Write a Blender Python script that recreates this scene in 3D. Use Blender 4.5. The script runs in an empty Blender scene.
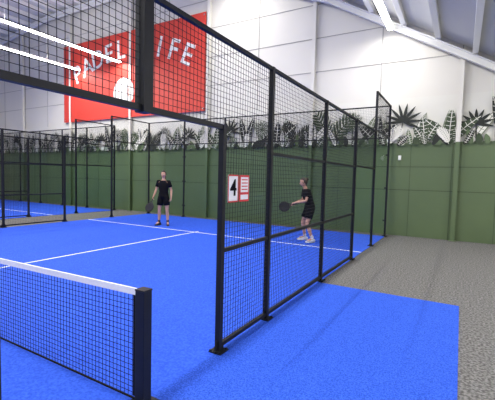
import bpy, bmesh, math, random
from mathutils import Vector, Matrix
random.seed(7)
S=bpy.context.scene
COL=S.collection
S.view_settings.view_transform='Standard'
# ------------------------------------------------------------------ materials
def mat(name,col,rough=.6,metal=0,noise=None,bump=None,spec=.5,emit=None):
    m=bpy.data.materials.new(name); m.use_nodes=True
    nt=m.node_tree; b=nt.nodes['Principled BSDF']
    b.inputs['Base Color'].default_value=(*col,1); b.inputs['Roughness'].default_value=rough
    b.inputs['Metallic'].default_value=metal
    b.inputs['Specular IOR Level'].default_value=spec
    if emit:
        b.inputs['Emission Color'].default_value=(*emit[0],1); b.inputs['Emission Strength'].default_value=emit[1]
    tc=nt.nodes.new('ShaderNodeTexCoord')
    if noise:
        sc,amt,col2=noise
        n=nt.nodes.new('ShaderNodeTexNoise'); n.inputs['Scale'].default_value=sc; n.inputs['Detail'].default_value=4
        nt.links.new(tc.outputs['Object'],n.inputs['Vector'])
        r=nt.nodes.new('ShaderNodeValToRGB'); r.color_ramp.elements[0].position=.5-amt; r.color_ramp.elements[1].position=.5+amt
        r.color_ramp.elements[0].color=(*col,1); r.color_ramp.elements[1].color=(*col2,1)
        nt.links.new(n.outputs['Fac'],r.inputs['Fac']); nt.links.new(r.outputs['Color'],b.inputs['Base Color'])
    if bump:
        sc,st=bump
        n=nt.nodes.new('ShaderNodeTexNoise'); n.inputs['Scale'].default_value=sc
        nt.links.new(tc.outputs['Object'],n.inputs['Vector'])
        bp=nt.nodes.new('ShaderNodeBump'); bp.inputs['Strength'].default_value=st; bp.inputs['Distance'].default_value=.01
        nt.links.new(n.outputs['Fac'],bp.inputs['Height']); nt.links.new(bp.outputs['Normal'],b.inputs['Normal'])
    return m
M_turf=mat('blue_turf',(.015,.066,.50),.85,noise=(50,.13,(.032,.110,.68)),bump=(200,.35),spec=.2)
M_mat=mat('blue_walkway_turf',(.014,.060,.42),.88,noise=(75,.11,(.040,.120,.68)),bump=(150,.5),spec=.15)
M_carpet=mat('grey_carpet',(.080,.078,.076),.95,noise=(38,.11,(.205,.202,.197)),bump=(120,.6),spec=.1)
M_line=mat('white_line',(.75,.78,.85),.8)
M_black=mat('black_powdercoat',(.008,.009,.012),.5,noise=(9,.3,(.013,.014,.017)),spec=.25)
M_wire=mat('black_wire',(.010,.010,.012),.6,spec=.2)
M_net=mat('net_cord',(.010,.010,.012),.9,spec=.1)
M_tape=mat('white_net_tape',(.8,.8,.8),.7,noise=(40,.3,(.7,.7,.7)))
M_steel=mat('steel',(.45,.46,.48),.35,.9)
M_wall=mat('white_wall_panel',(.73,.71,.65),.65,noise=(.6,.3,(.68,.66,.605)))
M_mural=mat('mural_white',(.74,.73,.67),.7,noise=(1.2,.3,(.68,.67,.61)))
M_seam=mat('panel_seam',(.34,.33,.31),.7)
M_green=mat('green_wall_paint',(.098,.145,.066),.55,noise=(1.1,.3,(.084,.128,.058)),bump=(6,.1))
M_greend=mat('green_wall_joint',(.048,.075,.033),.6)
M_roof=mat('roof_sheet',(.66,.66,.64),.6,noise=(.8,.3,(.60,.60,.59)))
M_purlin=mat('white_purlin',(.8,.8,.78),.5)
M_red=mat('red_banner',(.62,.050,.032),.6,noise=(1.5,.3,(.55,.043,.028)))
M_white=mat('banner_white',(.8,.8,.78),.6)
M_l1=mat('mural_black',(.014,.018,.014),.7)
M_l2=mat('mural_dark_green',(.040,.062,.029),.7)
M_l3=mat('mural_leaf_white',(.76,.75,.68),.7)
M_l4=mat('mural_sage',(.17,.20,.13),.7)
M_led=mat('led_diffuser',(.9,.9,.9),.4,emit=((1,.99,.96),16))
M_skin=mat('skin',(.55,.31,.22),.55,noise=(20,.3,(.50,.27,.19)))
M_shirt=mat('black_sportswear',(.006,.006,.008),.95,noise=(30,.3,(.010,.010,.012)),spec=.1)
M_hair=mat('dark_hair',(.03,.017,.01),.6,bump=(80,.5))
M_eye=mat('eye_white',(.8,.8,.8),.3); M_iris=mat('iris',(.02,.012,.01),.3); M_lip=mat('lip',(.4,.12,.10),.5)
M_shoe=mat('white_shoe',(.7,.7,.68),.6); M_shoeb=mat('dark_shoe',(.02,.02,.025),.6); M_sock=mat('white_sock',(.7,.7,.7),.9)
M_rk=mat('racket_carbon',(.012,.012,.014),.5); M_rk2=mat('racket_print',(.015,.015,.02),.6,spec=.2); M_grip=mat('racket_grip',(.03,.03,.03),.9)
M_paper=mat('sign_paper',(.8,.8,.8),.5); M_sred=mat('sign_red',(.6,.02,.03),.5)
# clear glass (single-pane surfaces)
M_glass=bpy.data.materials.new('clear_tempered_glass'); M_glass.use_nodes=True
nt=M_glass.node_tree; nt.nodes.clear()
o=nt.nodes.new('ShaderNodeOutputMaterial'); mx=nt.nodes.new('ShaderNodeMixShader'); tr=nt.nodes.new('ShaderNodeBsdfTransparent')
gl=nt.nodes.new('ShaderNodeBsdfGlossy'); gl.inputs['Roughness'].default_value=.02
tr.inputs['Color'].default_value=(.90,.94,.915,1)
lw=nt.nodes.new('ShaderNodeLayerWeight'); lw.inputs['Blend'].default_value=.12
mu_=nt.nodes.new('ShaderNodeMath'); mu_.operation='MULTIPLY'; mu_.inputs[1].default_value=.55
nt.links.new(lw.outputs['Fresnel'],mu_.inputs[0]); nt.links.new(mu_.outputs[0],mx.inputs[0])
nt.links.new(tr.outputs[0],mx.inputs[1]); nt.links.new(gl.outputs[0],mx.inputs[2]); nt.links.new(mx.outputs[0],o.inputs[0])
# ------------------------------------------------------------------ mesh helpers
class MB:
    def __init__(s): s.v=[];s.f=[];s.m=[]
    def box(s,a,b,m=0):
        x0,y0,z0=a;x1,y1,z1=b;n=len(s.v)
        s.v+=[(x0,y0,z0),(x1,y0,z0),(x1,y1,z0),(x0,y1,z0),(x0,y0,z1),(x1,y0,z1),(x1,y1,z1),(x0,y1,z1)]
        for q in ((0,3,2,1),(4,5,6,7),(0,1,5,4),(1,2,6,5),(2,3,7,6),(3,0,4,7)):
            s.f.append(tuple(n+i for i in q)); s.m.append(m)
    def poly(s,pts,m=0):
        n=len(s.v); s.v+=[tuple(p) for p in pts]; s.f.append(tuple(range(n,n+len(pts)))); s.m.append(m)
    def beam(s,p,q,w,h,m=0,up=Vector((0,0,1))):
        p=Vector(p);q=Vector(q);t=(q-p).normalized();u=t.cross(up)
        if u.length<1e-4:u=Vector((1,0,0))
        u.normalize();w2=u.cross(t).normalized();n=len(s.v)
        for c in (p,q):
            for a,b in((-1,-1),(1,-1),(1,1),(-1,1)): s.v.append(tuple(c+u*a*w/2+w2*b*h/2))
        for k in range(4):
            s.f.append((n+k,n+(k+1)%4,n+4+(k+1)%4,n+4+k)); s.m.append(m)
        s.f.append((n+3,n+2,n+1,n)); s.f.append((n+4,n+5,n+6,n+7)); s.m+=[m,m]
    def tube(s,pts,rad,seg=14,m=0,ref=(1,0,0),cap=True):
        pts=[Vector(p) for p in pts]; ref=Vector(ref);n=len(s.v);K=len(pts)
        for i,p in enumerate(pts):
            t=(pts[min(i+1,K-1)]-pts[max(i-1,0)]).normalized()
            u=(ref-t*ref.dot(t)).normalized(); w=t.cross(u)
            a,b=rad[i] if isinstance(rad[i],tuple) else (rad[i],rad[i])
            for k in range(seg):
                A=2*math.pi*k/seg; s.v.append(tuple(p+u*a*math.cos(A)+w*b*math.sin(A)))
        for i in range(K-1):
            for k in range(seg):
                s.f.append((n+i*seg+k,n+i*seg+(k+1)%seg,n+(i+1)*seg+(k+1)%seg,n+(i+1)*seg+k)); s.m.append(m)
        if cap:
            s.f.append(tuple(n+k for k in reversed(range(seg)))); s.f.append(tuple(n+(K-1)*seg+k for k in range(seg))); s.m+=[m,m]
    def ell(s,c,r,m=0,seg=14,rings=9,fn=None):
        n=len(s.v)
        for i in range(rings+1):
            ph=math.pi*i/rings
            for k in range(seg):
                A=2*math.pi*k/seg
                p=Vector((math.sin(ph)*math.cos(A),math.sin(ph)*math.sin(A),math.cos(ph)))
                p=Vector((p.x*r[0],p.y*r[1],p.z*r[2]))
                if fn:p=fn(p)
                s.v.append(tuple(Vector(c)+p))
        for i in range(rings):
            for k in range(seg):
                s.f.append((n+i*seg+k,n+(i+1)*seg+k,n+(i+1)*seg+(k+1)%seg,n+i*seg+(k+1)%seg)); s.m.append(m)
    def make(s,name,mats,parent=None,smooth=False,bevel=0):
        me=bpy.data.meshes.new(name); me.from_pydata(s.v,[],s.f)
        for m in mats: me.materials.append(m)
        me.polygons.foreach_set('material_index',s.m)
        if smooth: me.polygons.foreach_set('use_smooth',[True]*len(s.f))
        me.update()
        ob=bpy.data.objects.new(name,me); COL.objects.link(ob)
        if parent: ob.parent=parent
        if bevel:
            bv=ob.modifiers.new('bevel','BEVEL'); bv.width=bevel; bv.segments=2; bv.limit_method='ANGLE'
        return ob
def empty(name,loc=(0,0,0)):
    e=bpy.data.objects.new(name,None); e.empty_display_size=.2; e.location=loc; COL.objects.link(e); return e
# ------------------------------------------------------------------ layout constants
CH=1.71; FX=-1.97; NY=1.91; WY=12.5
PROF=[(3.4,3.6),(0,5.6),(-4.1,8.0),(-8,9.6),(-13,10.4),(-20,10.4),(-27,9.6)]
def roofz(x):
    for (x0,z0),(x1,z1) in zip(PROF,PROF[1:]):
        if x1<=x<=x0: return z0+(z1-z0)*(x-x0)/(x1-x0)
    return 5
# floor
b=MB(); b.box((-27,-12,-.1),(3.4,WY,0)); b.make('floor',[M_carpet])
b=MB(); b.box((FX-10,NY-10,0),(FX,NY+10,.01)); b.make('court_turf',[M_turf])
b=MB(); b.box((FX,NY-3.9,0),(.06,NY+3.9,.01)); b.make('walkway_turf',[M_mat])
NX=-14.2
b=MB(); b.box((NX-10,NY-10,0),(NX,NY+10,.01)); b.make('court_turf',[M_turf])
for X in (FX,NX):
    b=MB()
    for sgn in(-1,1):
        y=NY+sgn*6.95; b.box((X-10,y-.025,.0102),(X,y+.025,.0114))
        y0,y1=sorted((NY+sgn*.02,NY+sgn*7.15)); b.box((X-5.025,y0,.0102),(X-4.975,y1,.0113))
    b.make('court_lines',[M_line])
# end wall
b=MB(); b.poly([(x,WY,z) for x,z in reversed(PROF)]+[(3.4,WY,0),(-27,WY,0)])
b.poly([(x,WY+.15,z) for x,z in PROF]+[(-27,WY+.15,0),(3.4,WY+.15,0)])
GZ=2.9; MZ=4.3
b.box((-27,WY-.012,GZ),(3.4,WY-.0005,MZ),1)
xs=[]
x=-.15
while x<3.4: xs.append(x); x+=2.25
x=-.15-2.25
while x>-27: xs.append(x); x-=2.25
for x in xs: b.box((x-.012,WY-.016,MZ),(x+.012,WY-.0006,roofz(x)),2)
for z in (5.45,6.6,7.75,8.9,10.05):
    xr=3.4
    while xr>-27 and roofz(xr)<z: xr-=.1
    b.box((-26,WY-.015,z-.01),(xr,WY-.0006,z+.01),2)
wall=b.make('wall_end',[M_wall,M_mural,M_seam])
b=MB(); b.box((-27,WY-.05,0),(3.4,WY-.001,GZ),0)
for z in (1.45,2.17): b.box((-27,WY-.056,z-.012),(3.4,WY-.049,z+.012),1)
x=3.1
while x>-27: b.box((x-.008,WY-.055,0),(x+.008,WY-.049,GZ),1); x-=1.125
b.box((-27,WY-.07,GZ-.03),(3.4,WY-.001,GZ+.01),0)
b.make('trim_1',[M_green,M_greend])
b=MB(); b.box((-27.15,-12,0),(-27,WY,9.6)); b.make('wall_left',[M_wall])
b=MB(); b.box((3.4,-12,0),(3.55,WY,3.6)); b.make('wall_right',[M_wall])
# steel columns
x=-.15
while x>-26:
    b=MB(); 
    for z0,z1,m in ((0,GZ,1),(GZ,roofz(x)-.15,0)):
        b.box((x-.06,WY-.19,z0),(x+.06,WY-.178,z1),m); b.box((x-.006,WY-.178,z0),(x+.006,WY-.072,z1),m); b.box((x-.06,WY-.084,z0),(x+.06,WY-.072,z1),m)
    b.box((x-.1,WY-.24,0),(x+.1,WY-.072,.015),1)
    b.make('steel_column',[M_wall,M_green]); x-=4.5
# ceiling
b=MB()
for (x0,z0),(x1,z1) in zip(PROF,PROF[1:]):
    b.poly([(x0,-12,z0),(x0,WY,z0),(x1,WY,z1),(x1,-12,z1)])
    b.poly([(x0,-12,z0+.15),(x1,-12,z1+.15),(x1,WY,z1+.15),(x0,WY,z0+.15)])
b.make('ceiling',[M_roof])
b=MB(); x=3.0
while x>-26.5:
    z=roofz(x); b.beam((x,-11.9,z-.12),(x,WY-.03,z-.12),.14,.2); x-=.95
b.make('roof_purlins',[M_purlin])
for y in (WY-.32,WY-5.2,WY-10.2,-3.5):
    b=MB()
    for (x0,z0),(x1,z1) in zip(PROF,PROF[1:]):
        for dz,h in((.25,.03),(.44,.03)): b.beam((x0,y,z0-dz),(x1,y,z1-dz),.14,h)
        b.beam((x0,y,z0-.345),(x1,y,z1-.345),.015,.18)
    b.make('roof_rafter',[M_purlin])
# ------------------------------------------------------------------ mural
class Mural:
    def __init__(s): s.b=MB(); s.y=WY-.0725
    def blade(s,p,a,L,w,m,bend=0,vein=None,vm=2):
        n=8; l=[];r=[];c=[]
        for i in range(n+1):
            t=i/n; ang=a+bend*t; cx=p[0]+math.cos(a+bend*t*.5)*L*t; cz=p[1]+math.sin(a+bend*t*.5)*L*t
            ww=w*math.sin(math.pi*min(1,t*.92+.08))**.8*(1 if i<n else 0)+.004
            c.append((cx,cz))
            l.append((cx-math.sin(ang)*ww/2,cz+math.cos(ang)*ww/2)); r.append((cx+math.sin(ang)*ww/2,cz-math.cos(ang)*ww/2))
        s.y-=.00005
        for i in range(n): s.b.poly([(q[0],s.y,q[1]) for q in (l[i],r[i],r[i+1],l[i+1])],m)
        if vein:
            s.y-=.00005
            for i in range(1,n):
                A=c[i];B_=c[min(i+1,n)]; dx,dz=B_[0]-A[0],B_[1]-A[1]; k=math.hypot(dx,dz) or 1; nx,nz=-dz/k*vein/2,dx/k*vein/2
                s.b.poly([(A[0]+nx,s.y,A[1]+nz),(A[0]-nx,s.y,A[1]-nz),(B_[0]-nx,s.y,B_[1]-nz),(B_[0]+nx,s.y,B_[1]+nz)],vm)
                for e in (l[i],r[i]):
                    ex,ez=e[0]*.8+c[min(i+1,n)][0]*.2,e[1]*.8+c[min(i+1,n)][1]*.2
                    ddx,ddz=ex-A[0],ez-A[1]; k2=math.hypot(ddx,ddz) or 1; mx_,mz_=-ddz/k2*vein*.35,ddx/k2*vein*.35
                    s.b.poly([(A[0]+mx_,s.y,A[1]+mz_),(A[0]-mx_,s.y,A[1]-mz_),(ex-mx_,s.y,ez-mz_),(ex+mx_,s.y,ez+mz_)],vm)
    def fern(s,p,a,L,m,bend,w=.065):
        n=10
        s.blade(p,a,L,.03,m,bend)
        for i in range(1,n):
            t=i/n; c=(p[0]+math.cos(a+bend*t*.5)*L*t,p[1]+math.sin(a+bend*t*.5)*L*t); aa=a+bend*t
            l=L*.36*math.sin(math.pi*(.12+t*.82))
            for sd in(-1,1): s.blade(c,aa+sd*.95,l,w,m,-sd*.3)
    def palm(s,p,a,L,m,n=9):
        s.blade(p,a,L*.62,.035,m)
        c=(p[0]+math.cos(a)*L*.55,p[1]+math.sin(a)*L*.55)
        for i in range(n): s.blade(c,a-1.8+3.6*i/(n-1),L*.45,.085,m)
    def outlined(s,p,a,L,w,bend,m=0):
        s.blade(p,a,L,w,m,bend); s.blade((p[0]+math.cos(a)*.02,p[1]+math.sin(a)*.02),a,L-.05,w-.05,2,bend,vein=.02,vm=m)
    def flower(s,p,r,m):
        s.blade((p[0],p[1]-r*2),math.pi/2,r*2,.03,m)
        for i in range(14): s.blade(p,i*math.pi/7,r,.1,m,vein=.012)
mu=Mural(); G0=GZ-.02
# thin line-drawn background foliage
x=3.2
while x>-26.6:
    if random.random()<.5: mu.blade((x,G0),math.pi/2+random.uniform(-.5,.5),random.uniform(.6,1.1),random.uniform(.18,.28),3,random.uniform(-.5,.5),vein=.016)
    else: mu.outlined((x,G0),math.pi/2+random.uniform(-.5,.5),random.uniform(.7,1.2),random.uniform(.2,.3),random.uniform(-.4,.4),3)
    x-=.75
x=3.15
seq=['fern','broad','flower','tall','palm','broad','sage','palm','broad','flower','fern','outl']
i=0
while x>-26.4:
    kind=seq[i%len(seq)] if i<24 else random.choice(seq); i+=1; h=random.uniform(.9,1.34); p=(x,G0)
    m=random.choice([0,0,0,1])
    if kind=='fern':
        for a in(-.5,.25): mu.fern(p,math.pi/2+a+random.uniform(-.1,.1),h,m,a*1.1)
    elif kind=='broad':
        for a in(-.65,-.05,.6): mu.blade(p,math.pi/2+a,h*random.uniform(.75,.98),.30,m,a*.5,vein=.02)
    elif kind=='tall':
        for a in(-.22,.16): mu.blade(p,math.pi/2+a,h*1.02,.24,m,a*.8,vein=.02)
    elif kind=='palm':
        mu.palm(p,math.pi/2+random.uniform(-.2,.2),h,m)
    elif kind=='outl':
        for a in(-.5,0,.5): mu.outlined(p,math.pi/2+a,h*random.uniform(.7,.95),.27,a*.5,random.choice([0,1]))
    elif kind=='sage':
        for a in(-.4,.1,.45): mu.blade(p,math.pi/2+a,h*random.uniform(.6,.95),.24,1,a*.5,vein=.02)
    else:
        mu.flower((x,GZ+h*.68),.36,m)
    x-=random.uniform(.6,.8)
x=3.2
while x>-26.6:
    mu.blade((x,G0-.05),math.pi/2+random.uniform(-.8,.8),random.uniform(.28,.55),random.uniform(.13,.22),random.choice([0,0,4,1]),random.uniform(-.3,.3),vein=.014 if random.random()<.4 else None)
    x-=.2
x=2.7
while x>-26.4:
    a=math.pi/2+random.uniform(-.45,.45)
    if random.random()<.5: mu.fern((x,GZ-.05),a,random.uniform(.5,.75),2,random.uniform(-.5,.5),.04)
    else: mu.outlined((x,GZ-.05),a,random.uniform(.5,.8),random.uniform(.16,.22),random.uniform(-.4,.4),0)
    x-=random.uniform(1.5,2.2)
mu.b.make('wall_mural_painting',[M_l1,M_l2,M_l3,M_l4,M_green])
# ------------------------------------------------------------------ banner
bx0,bx1,bz0,bz1=-18.7,-9.3,4.42,8.40
b=MB(); b.box((bx0,WY-.14,bz0),(bx1,WY-.12,bz1),0)
for q in ((bx0+.1,bz0+.1),(bx1-.1,bz0+.1),(bx0+.1,bz1-.1),(bx1-.1,bz1-.1)): b.box((q[0]-.03,WY-.145,q[1]-.03),(q[0]+.03,WY-.02,q[1]+.03),1)
banner=b.make('wall_banner',[M_red,M_steel])
def text(ch,size,M,m,parent,name):
    c=bpy.data.curves.new(name,'FONT'); c.body=ch; c.size=size; c.align_x='CENTER'; c.align_y='CENTER'; c.extrude=.003; c.offset=.012*size
    o=bpy.data.objects.new(name,c); COL.objects.link(o)
    dg=bpy.context.evaluated_depsgraph_get(); me=bpy.data.meshes.new_from_object(o.evaluated_get(dg)); me.transform(M)
    me.materials.clear(); me.materials.append(m)
    bpy.data.objects.remove(o); o=bpy.data.objects.new(name,me); COL.objects.link(o); o.parent=parent; return o
cx,R=-13.9,8.6
for i,ch in enumerate('PADEL LIFE'):
    if ch==' ':continue
    a=math.radians(-25+50*i/9)
    text(ch,1.25,Matrix.Translation((cx+math.sin(a)*R,WY-.145,7.6-R+math.cos(a)*R))@Matrix.Rotation(a,4,'Y')@Matrix.Rotation(math.pi/2,4,'X'),M_white,banner,'letter_'+str(i+1))
b=MB(); ex=cx-.2; ez=5.6
b.poly([(ex+.7*math.cos(t*math.pi/16),WY-.146,ez+.7*math.sin(t*math.pi/16)) for t in range(32)],0)
for sd in(-1,1):
    for i in range(8):
        t0=-.9+i*.225;t1=t0+.225
        f=lambda t,o:(ex+sd*(.76-.42*math.cos(t)-o),WY-.149,ez+.6*math.sin(t))
        b.poly([f(t0,0),f(t1,0),f(t1,.05),f(t0,.05)],1)
b.make('ball_emblem',[M_white,M_red],banner)
# ------------------------------------------------------------------ court enclosure
def enclosure(X0,X1,name):
    E=empty(name,((X0+X1)/2,NY,0)); L=Matrix.Translation((-(X0+X1)/2,-NY,0))
    F=MB(); W=MB(); G=MB()
    ws=.0032
    def meshpanel(axis,c,a0,a1,z0,z1):
        n=round((a1-a0)/.05)
        for i in range(1,n):
            a=a0+(a1-a0)*i/n
            if axis=='y': W.box((c-ws/2,a-ws/2,z0),(c+ws/2,a+ws/2,z1))
            else: W.box((a-ws/2,c-ws/2,z0),(a+ws/2,c+ws/2,z1))
        n=round((z1-z0)/.05)
        for i in range(1,n):
            z=z0+(z1-z0)*i/n
            if axis=='y': W.box((c+ws/2,a0,z-ws/2),(c+ws*1.5,a1,z+ws/2))
            else: W.box((a0,c+ws/2,z-ws/2),(a1,c+ws*1.5,z+ws/2))
    def pane(axis,c,a0,a1,z0,z1):
        if axis=='y': G.poly([(c,a0,z0),(c,a1,z0),(c,a1,z1),(c,a0,z1)])
        else: G.poly([(a0,c,z0),(a1,c,z0),(a1,c,z1),(a0,c,z1)])
    def rail(axis,c,a0,a1,z,w=.038):
        if axis=='y':F.box((c-.02,a0,z-w/2),(c+.02,a1,z+w/2))
        else:F.box((a0,c-.02,z-w/2),(a1,c+.02,z+w/2))
    def post(x,y,h,w=.055,z0=.01):
        F.box((x-w/2,y-w/2,z0),(x+w/2,y+w/2,h))
        if z0<.1:
            F.box((x-.07,y-.07,.0116),(x+.07,y+.07,.022))
            for sx in(-1,1):
                for sy in(-1,1): F.box((x+sx*.055-.01,y+sy*.055-.01,.022),(x+sx*.055+.01,y+sy*.055+.01,.035))
            F.beam((x,y+.028,.12),(x,y+.07,.02),.012,.03); F.beam((x,y-.028,.12),(x,y-.07,.02),.012,.03)
    for X in(X0,X1):
        post(X,NY,2.975,.09,2.15)
        for s in(-1,1):
            def R(a,b_): return tuple(sorted((NY+s*a,NY+s*b_)))
            for t,h in((1,2.2),(2,3),(4,3),(6,3),(8,4),(10,4)): post(X,NY+s*t,h)
            a=R(0,8); rail('y',X,*a,2.98)
            a=R(0,1); rail('y',X,*a,2.18,.045); a=R(0,2); meshpanel('y',X,*a,2.2,2.96)
            for q in((1,2),(2,4),(4,6)):
                a=R(*q); rail('y',X,*a,.07); rail('y',X,*a,1.0); 
                if q[0]>=2: rail('y',X,*a,2.0)
                meshpanel('y',X,*a,.07,2.96 if q[0]>=2 else 2.2)
            a=R(6,8); rail('y',X,*a,2.02); meshpanel('y',X,*a,2.03,2.96); pane('y',X,a[0]+.04,a[1]-.04,.03,1.99)
            a=R(8,10); rail('y',X,*a,3.02); rail('y',X,*a,3.98); meshpanel('y',X,*a,3.03,3.96); pane('y',X,a[0]+.04,a[1]-.04,.03,2.99)
    for s in(-1,1):
        Y=NY+s*10
        rail('x',Y,X0,X1,3.02); rail('x',Y,X0,X1,3.98); meshpanel('x',Y,X0,X1,3.03,3.96)
        for i in range(5):
            x=X0+2*i
            if i: post(x,Y,4,.05)
            pane('x',Y,x+.04,x+1.96,.03,2.99)
            for z in(.5,1.5,2.5):
                for q in(x+.05,x+1.95): F.box((q-.025,Y-.02,z-.025),(q+.025,Y+.02,z+.025))
    obs=[F.make('steel_frame',[M_black],E),W.make('welded_mesh',[M_wire],E),G.make('glass_panels',[M_glass],E)]
    for o_ in obs: o_.data.transform(L)
    return E
enclosure(FX-10,FX,'padel_court_enclosure')
enclosure(NX-10,NX,'padel_court_enclosure')
# ------------------------------------------------------------------ net
def net(X0,X1):
    E=empty('padel_net',((X0+X1)/2,NY,0)); L=Matrix.Translation((-(X0+X1)/2,-NY,0))
    cxx=(X0+X1)/2
    def top(x): 
        t=abs(x-cxx)/5; return .82+.055*t**1.6
    B=MB(); a0=X0+.09;a1=X1-.06; n=int((a1-a0)/.042)
    w=.003
    for i in range(n+1):
        x=a0+(a1-a0)*i/n; B.box((x-w/2,NY-w/2,.03),(x+w/2,NY+w/2,top(x)-.04))
    seg=40
    for j in range(20):
        fz=j/19
        for i in range(seg):
            xa=a0+(a1-a0)*i/seg; xb=a0+(a1-a0)*(i+1)/seg
            za=.03+(top(xa)-.08)*fz; zb=.03+(top(xb)-.08)*fz
            B.beam((xa,NY,za),(xb,NY,zb),w,w)
    B.beam((a0,NY,.03),(a1,NY,.03),.012,.012)
    T=MB()
    for i in range(seg):
        xa=a0+(a1-a0)*i/seg; xb=a0+(a1-a0)*(i+1)/seg
        T.beam((xa,NY,top(xa)-.024),(xb,NY,top(xb)-.024),.014,.05)
    T.box((cxx-.025,NY-.012,.0125),(cxx+.025,NY+.012,top(cxx)),0)
    B.box((a0-.01,NY-.006,.05),(a0+.03,NY+.006,top(a0)-.05)); B.box((a1-.03,NY-.006,.05),(a1+.01,NY+.006,top(a1)-.05))
    P=MB()
    for x,s in((X0,1),(X1,-1)):
        P.box((x-.035,NY-.04,.02),(x+.055,NY+.04,.87),0)
        P.box((x-.038,NY-.043,.87),(x+.058,NY+.043,.884),0)
        P.box((x-.1,NY-.1,.012),(x+.1,NY+.1,.022),0)
        P.beam((x,NY,.86),(x+s*.09,NY,.85),.008,.008,1)
        for z in(.15,.45,.75): P.box(tuple((x+s*.04-.01,NY-.012,z-.012)),(x+s*.04+.02,NY+.012,z+.012),0)
    for o_ in(B.make('net_mesh',[M_net],E),T.make('net_tape',[M_tape],E),P.make('net_posts',[M_black,M_steel],E,bevel=.006)): o_.data.transform(L)
net(FX-10,FX); net(NX-10,NX)
# ------------------------------------------------------------------ signs on fence
b=MB(); X=FX+.03; q0=2.965
b.box((X,q0,1.465),(X+.004,q0+.19,1.735),0)
for q in(((0,1.465),(.19,1.478)),((0,1.722),(.19,1.735)),((0,1.465),(.012,1.735)),((.178,1.465),(.19,1.735))):
    b.box((X+.004,q0+q[0][0],q[0][1]),(X+.006,q0+q[1][0],q[1][1]),1)
s1=b.make('court_number_sign',[M_paper,M_sred])
text('4',.23,Matrix.Translation((X+.006,q0+.095,1.60))@Matrix.Rotation(math.pi/2,4,'Z')@Matrix.Rotation(math.pi/2,4,'X'),M_shirt,s1,'numeral')
b=MB(); q1=q0+.215
b.box((X,q1,1.465),(X+.004,q1+.19,1.735),1)
b.box((X+.004,q1+.02,1.56),(X+.006,q1+.17,1.715),0)
for i in range(4): b.box((X+.006,q1+.035,1.583+.033*i),(X+.007,q1+.155,1.594+.033*i),1)
b.box((X+.004,q1+.02,1.485),(X+.006,q1+.17,1.535),0)
b.make('notice_sign',[M_paper,M_sred])
# ------------------------------------------------------------------ LED lights
def led(x,z,y0,y1,power,up=.24):
    E=empty('led_strip_light',(x,(y0+y1)/2,z)); l=(y1-y0)
    b=MB(); b.box((-.09,-l/2,0),(.09,l/2,.05),0); b.box((-.085,-l/2,-.035),(.085,l/2,0),1)
    n=6
    for i in range(n):
        y=-l/2+l*(i+.5)/n; b.box((-.006,y-.006,.05),(.006,y+.006,roofz(x)-z-.02),0)
    b.make('housing',[M_purlin,M_led],E)
    for nm,p,dz,rx in(('lamp',power,-.04,0),('ceiling_fill',power*up,.06,math.pi)):  # up-facing lamp is an added fill to brighten the ceiling
        A=bpy.data.lights.new(nm,'AREA'); A.shape='RECTANGLE'; A.size=.16; A.size_y=l; A.energy=p; A.color=(1,.965,.91)
        o=bpy.data.objects.new(nm,A); COL.objects.link(o); o.parent=E; o.location=(0,0,dz); o.rotation_euler=(rx,0,0)
led(2.2,3.85,-8,12.1,170,.5); led(-2.1,6.35,-8,12.1,500,.07); led(-7.6,9.0,-8,12.0,940); led(-14.2,7.0,-8,12.2,800); led(-17.2,7.0,-8,12.2,700)  # rightmost and mid-court strips are unseen, added for extra light in the hall
# ------------------------------------------------------------------ people
def skin(name,J,E,parent,root,sub=2):
    names=list(J); idx={n:i for i,n in enumerate(names)}
    me=bpy.data.meshes.new(name); me.from_pydata([J[n][0] for n in names],[(idx[a],idx[b_]) for a,b_ in E],[])
    o=bpy.data.objects.new(name,me); COL.objects.link(o)
    sk=o.modifiers.new('s','SKIN'); 
    if not me.skin_vertices:
        bpy.context.view_layer.objects.active=o
    for n in names:
        r=J[n][1]; sv=me.skin_vertices[0].data[idx[n]]; sv.radius=r if isinstance(r,tuple) else (r,r); sv.use_root=(n==root)
    ss=o.modifiers.new('d','SUBSURF'); ss.levels=sub; ss.render_levels=sub
    dg=bpy.context.evaluated_depsgraph_get(); dg.update()
    m2=bpy.data.meshes.new_from_object(o.evaluated_get(dg)); bpy.data.objects.remove(o)
    m2.polygons.foreach_set('use_smooth',[True]*len(m2.polygons))
    o=bpy.data.objects.new(name,m2); COL.objects.link(o); o.parent=parent; return o
def lerp(a,b_,t): return Vector(a)*(1-t)+Vector(b_)*t
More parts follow.
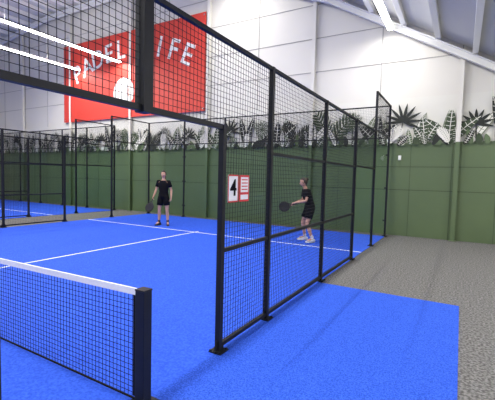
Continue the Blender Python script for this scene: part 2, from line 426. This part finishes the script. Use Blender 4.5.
def person(P,loc,rot,scale,shoe,hairstyle,headtilt=0,headyaw=0):
    E=empty('padel_player',loc); E.rotation_euler=(0,0,rot); E.scale=(scale,)*3
    J={'pelvis':(P['pelvis'],(.12,.09)),'waist':(P['waist'],(.10,.08)),'chest':(P['chest'],(.13,.09)),'nb':(P['nb'],.06),'neck':(P['neck'],.048),'skull':(P['head'],.055)}
    Ed=[('pelvis','waist'),('waist','chest'),('chest','nb'),('nb','neck'),('neck','skull')]
    for s in 'LR':
        J['sh'+s]=(P['sh'+s],.056); J['el'+s]=(P['el'+s],.038); J['fa'+s]=(lerp(P['el'+s],P['wr'+s],.3),.039); J['wr'+s]=(P['wr'+s],.024)
        hd=(Vector(P['hd'+s])-Vector(P['wr'+s])); J['pm'+s]=(Vector(P['wr'+s])+hd*.9,(.034,.02))
        J['hip'+s]=(P['hip'+s],.088); J['th'+s]=(lerp(P['hip'+s],P['kn'+s],.45),.078); J['kn'+s]=(P['kn'+s],.052)
        J['cf'+s]=(lerp(P['kn'+s],P['an'+s],.3)+Vector((0,.015,0)),.056); J['an'+s]=(P['an'+s],.035); J['toe'+s]=(Vector(P['an'+s])+Vector(P.get('ft'+s,(0,-.15,-.05))),.03)
        Ed+=[('chest','sh'+s),('sh'+s,'el'+s),('el'+s,'fa'+s),('fa'+s,'wr'+s),('wr'+s,'pm'+s),('pelvis','hip'+s),('hip'+s,'th'+s),('th'+s,'kn'+s),('kn'+s,'cf'+s),('cf'+s,'an'+s),('an'+s,'toe'+s)]
    body=skin('body',J,Ed,E,'pelvis'); body.data.materials.clear(); body.data.materials.append(M_skin)
    for s in 'LR':
        wr=Vector(P['wr'+s]); hd=Vector(P['hd'+s]); d=(hd-wr).normalized(); pn=Vector(P.get('pn'+s,(1,0,0) if s=='R' else (-1,0,0))); pn=(pn-d*pn.dot(d)).normalized()
        side=d.cross(pn); 
        if side.y>0: side=-side
        pm=hd
        for i,l in enumerate((.072,.08,.075,.06)):
            base=pm+side*(.027-.018*i)-d*.012; cu=P.get('curl',.5)
            pts={'a':(base,.0095)}
            cur=base;ang=0
            for k,fr_ in enumerate((.45,.3,.25)):
                ang+=cu*(1 if k else .6); dv=d*math.cos(ang)+pn*math.sin(ang); cur=cur+dv*l*fr_*1.05; pts['b%d'%k]=(cur,.0085-.001*k)
            f=skin('finger_%s_%d'%(s,i+1),pts,[('a','b0'),('b0','b1'),('b1','b2')],E,'a',1); f.data.materials.clear(); f.data.materials.append(M_skin)
        tb=wr+d*.03+side*.02
        pts={'a':(tb,.013),'b':(tb+side*.03+d*.03+pn*.008,.011),'c':(tb+side*.032+d*.055+pn*.03,.009)}
        f=skin('thumb_'+s,pts,[('a','b'),('b','c')],E,'a',1); f.data.materials.clear(); f.data.materials.append(M_skin)
    H=empty('head',P['head']); H.parent=E; H.rotation_euler=(headtilt,0,headyaw)
    b=MB()
    def fn(p):
        if p.z<0: 
            k=1+p.z*2.2; p=Vector((p.x*max(k,.6),p.y*(max(k,.8) if p.y<0 else max(k,.6)),p.z))
        if p.y<0: p.y*=.93
        return p
    b.ell((0,0,0),(.076,.096,.118),0,24,18,fn)
    b.ell((0,-.092,-.015),(.012,.02,.022),0,10,8)
    b.ell((0,-.098,-.026),(.017,.012,.009),0,10,6)
    for s in(-1,1):
        b.ell((s*.074,.008,-.01),(.01,.02,.032),0,10,8)
        b.ell((s*.03,-.079,.008),(.015,.011,.009),1,10,8)
        b.ell((s*.03,-.0875,.008),(.007,.004,.007),2,8,6)
        b.ell((s*.03,-.083,.03),(.02,.008,.004),3,8,6)
    b.ell((0,-.084,-.055),(.024,.009,.008),4,12,6)
    b.make('face',[M_skin,M_eye,M_iris,M_hair,M_lip],H,True)
    b=MB()
    def hf(p):
        if p.y<-.02 and p.z<.06: p=Vector((p.x,max(p.y,-.03),p.z))
        if p.z<-.05 : p=Vector((p.x*.8,p.y,p.z))
        return p
    b.ell((0,.012,.018),(.086,.102,.117),0,24,16,hf)
    if hairstyle=='ponytail': b.tube([(0,.10,.06),(0,.15,.05),(0,.165,-.02),(0,.15,-.12),(0,.135,-.2)],[.02,.03,.034,.026,.008],10)
    else: b.ell((0,.105,.075),(.042,.04,.042),0,14,10)
    b.make('hair',[M_hair],H,True)
    b=MB()
    pe,wa,ch,nb=[Vector(P[k]) for k in('pelvis','waist','chest','nb')]
    b.tube([pe+Vector((0,0,-.045)),pe+Vector((0,0,.03)),wa,lerp(wa,ch,.55),ch,lerp(ch,nb,.45),lerp(ch,nb,.78),lerp(ch,nb,1.05)],[(.172,.135),(.166,.128),(.143,.112),(.16,.12),(.182,.122),(.185,.108),(.145,.085),(.062,.06)],24)
    for s in 'LR':
        sh,el=Vector(P['sh'+s]),Vector(P['el'+s]); b.tube([lerp(Vector((0,sh.y,sh.z)),sh,.6)+Vector((0,0,.005)),sh+Vector((0,0,.004)),lerp(sh,el,.3),lerp(sh,el,.62)],[.05,.068,.066,.064],16,ref=(0,1,0))
    b.make('t_shirt',[M_shirt],E,True)
    b=MB()
    for s in 'LR':
        hp,kn=Vector(P['hip'+s]),Vector(P['kn'+s]); c=Vector((0,hp.y,hp.z))
        b.tube([lerp(c,hp,.75)+Vector((0,0,.09)),lerp(c,hp,.9)+Vector((0,0,.0)),lerp(hp,kn,.25),lerp(hp,kn,.62)],[(.085,.118),(.10,.118),(.104,.11),(.103,.106)],18)
    b.tube([pe+Vector((0,0,-.11)),pe+Vector((0,0,-.03)),pe+Vector((0,0,.06))],[(.13,.11),(.158,.125),(.15,.115)],20)
    b.make('shorts',[M_shirt],E,True)
    for s in 'LR':
        an=Vector(P['an'+s]); ft=Vector(P.get('ft'+s,(0,-.15,-.05))); ft.z=0; d=ft.normalized(); b=MB()
        g=Vector((an.x,an.y,0)); w=Vector((-d.y,d.x,0))
        st=[(-.085,.028,.06),(-.06,.036,.085),(0,.04,.085),(.06,.042,.065),(.12,.046,.048),(.17,.038,.038),(.195,.02,.028)]
        b.tube([g+d*t+Vector((0,0,h/2+.012)) for t,_,h in st],[(ww,h/2) for _,ww,h in st],14,0,ref=w)
        b.tube([g+d*t+Vector((0,0,.011)) for t,_,h in st],[(ww*1.08,.010) for _,ww,h in st],14,1,ref=w)
        b.tube([g+Vector((0,0,.07)),an+Vector((0,0,.05)),lerp(an,P['kn'+s],.2)],[.042,.041,.043],14,2,cap=False)
        b.make('shoe_'+s,[shoe,M_sock if shoe is M_shoe else M_shoeb,M_sock if shoe is M_shoe else M_shoeb],E,True)
    return E
def racket(M,name='padel_racket'):
    b=MB(); n=28; out=[]
    for i in range(n):
        a=2*math.pi*i/n; r=.13; x=r*math.sin(a); z=.30+.135*math.cos(a)
        if math.cos(a)<-.3: x*=1-.25*(-math.cos(a)-.3); z-=.02
        out.append((x,z))
    for m,y in((0,-.019),(0,.019)):
        b.poly([(x,y,z) for x,z in (out if y<0 else reversed(out))],1)
    for i in range(n):
        (x0,z0),(x1,z1)=out[i],out[(i+1)%n]; b.poly([(x0,-.019,z0),(x1,-.019,z1),(x1,.019,z1),(x0,.019,z0)],0)
        c=(0,.3)
        k=lambda x,z:(c[0]+(x-c[0])*1.04,c[1]+(z-c[1])*1.04)
        a_,b_=k(x0,z0),k(x1,z1)
        for yy in(-.021,.021): b.poly([(x0*.93,yy,.3+(z0-.3)*.93),(x1*.93,yy,.3+(z1-.3)*.93),(b_[0],yy*.6,b_[1]),(a_[0],yy*.6,a_[1])],0)
    for s in(-1,1): b.beam((s*.075,0,.18),(s*.012,0,.09),.02,.03,0,up=Vector((0,1,0)))
    b.tube([(0,0,-.06),(0,0,-.055),(0,0,.0),(0,0,.12)],[(.02,.018),(.017,.015),(.0155,.014),(.0165,.014)],12,2)
    for i in range(-3,4):
        for j in range(-3,4):
            x=i*.026;z=.30+j*.026
            if x*x+(z-.3)**2<.0075:
                for yy in(-.0215,.0215): b.poly([(x+.006*math.cos(t*math.pi/4),yy,z+.006*math.sin(t*math.pi/4)) for t in range(8)],3)
    me=b.make(name,[M_rk,M_rk2,M_grip,M_black])
    me.location=M.to_translation(); M2=M.copy(); M2.translation=(0,0,0); me.data.transform(M2); return me
def along(p,d,face):
    z=Vector(d).normalized(); y=Vector(face); y=(y-z*y.dot(z)).normalized(); x=y.cross(z)
    return Matrix(((x.x,y.x,z.x,p[0]),(x.y,y.y,z.y,p[1]),(x.z,y.z,z.z,p[2]),(0,0,0,1)))
P1=dict(pelvis=(0,.01,.95),waist=(0,.01,1.10),chest=(0,0,1.30),nb=(0,.0,1.45),neck=(0,-.01,1.53),head=(0,-.02,1.635),
 shR=(-.165,0,1.405),shL=(.165,0,1.405),elR=(-.25,.03,1.15),elL=(.24,.05,1.14),wrR=(-.30,-.08,.94),wrL=(.26,-.03,.90),hdR=(-.31,-.13,.87),hdL=(.262,-.05,.82),
 hipR=(-.09,.01,.90),hipL=(.09,.01,.90),knR=(-.13,-.02,.50),knL=(.12,0,.50),anR=(-.15,.03,.10),anL=(.14,.03,.10),ftR=(-.05,-.14,-.05),ftL=(.05,-.14,-.05),curl=.75)
L1=(-8.74,9.39,.01); r1=math.radians(25); sc1=1.06
E1=person(P1,L1,r1,sc1,M_shoeb,'ponytail',0.05,0)
MW=Matrix.Translation(L1)@Matrix.Rotation(r1,4,'Z')@Matrix.Scale(sc1,4)
racket(MW@along((-.305,-.155,.855),(-.12,-.25,-.55),(.1,1,-.3)))
P2=dict(pelvis=(0,.08,.91),waist=(0,.05,1.06),chest=(0,-.02,1.25),nb=(0,-.06,1.39),neck=(0,-.085,1.46),head=(0,-.12,1.56),
 shR=(-.16,-.04,1.345),shL=(.16,-.04,1.345),elR=(-.23,-.06,1.09),elL=(.23,-.10,1.09),wrR=(-.09,-.28,1.03),wrL=(.09,-.36,1.03),hdR=(-.035,-.345,1.005),hdL=(.035,-.42,1.00),
 hipR=(-.09,.07,.87),hipL=(.09,.07,.87),knR=(-.16,-.06,.49),knL=(.15,-.04,.48),anR=(-.2,.02,.10),anL=(.19,.10,.10),ftR=(-.05,-.14,-.05),ftL=(.04,-.14,-.05),curl=.8,
 pnR=(0,0,-1),pnL=(0,0,-1))
L2=(-3.6,9.47,.01); r2=math.radians(-52); sc2=1.03
E2=person(P2,L2,r2,sc2,M_shoe,'bun',0.12,0)
MW=Matrix.Translation(L2)@Matrix.Rotation(r2,4,'Z')@Matrix.Scale(sc2,4)
racket(MW@along((-.01,-.34,.985),(.05,-.5,-.12),(1,0,.35)))
b=MB(); b.box((-1.75,WY-.12,2.38),(-1.67,WY-.056,2.52)); b.box((-1.735,WY-.13,2.41),(-1.685,WY-.12,2.45)); b.make('wall_sensor',[M_white],bevel=.006)
# ------------------------------------------------------------------ world + camera
w=bpy.data.worlds.new('World'); S.world=w; w.use_nodes=True
bg=w.node_tree.nodes['Background']; bg.inputs[0].default_value=(.95,.93,.88,1); bg.inputs[1].default_value=.6
th=math.atan(213/368); ph=math.radians(3.47); ro=.025
f=Vector((-math.sin(th)*math.cos(ph),math.cos(th)*math.cos(ph),-math.sin(ph))); r=Vector((math.cos(th),math.sin(th),0)); u=r.cross(f)
r2_=r*math.cos(ro)+u*math.sin(ro); u2=u*math.cos(ro)-r*math.sin(ro)
cam=bpy.data.cameras.new('camera'); co=bpy.data.objects.new('camera',cam); COL.objects.link(co)
co.matrix_world=Matrix(((r2_.x,u2.x,-f.x,0),(r2_.y,u2.y,-f.y,0),(r2_.z,u2.z,-f.z,CH),(0,0,0,1)))
cam.sensor_width=36; cam.lens=368/495*36; cam.clip_start=.05; cam.clip_end=200
S.camera=co
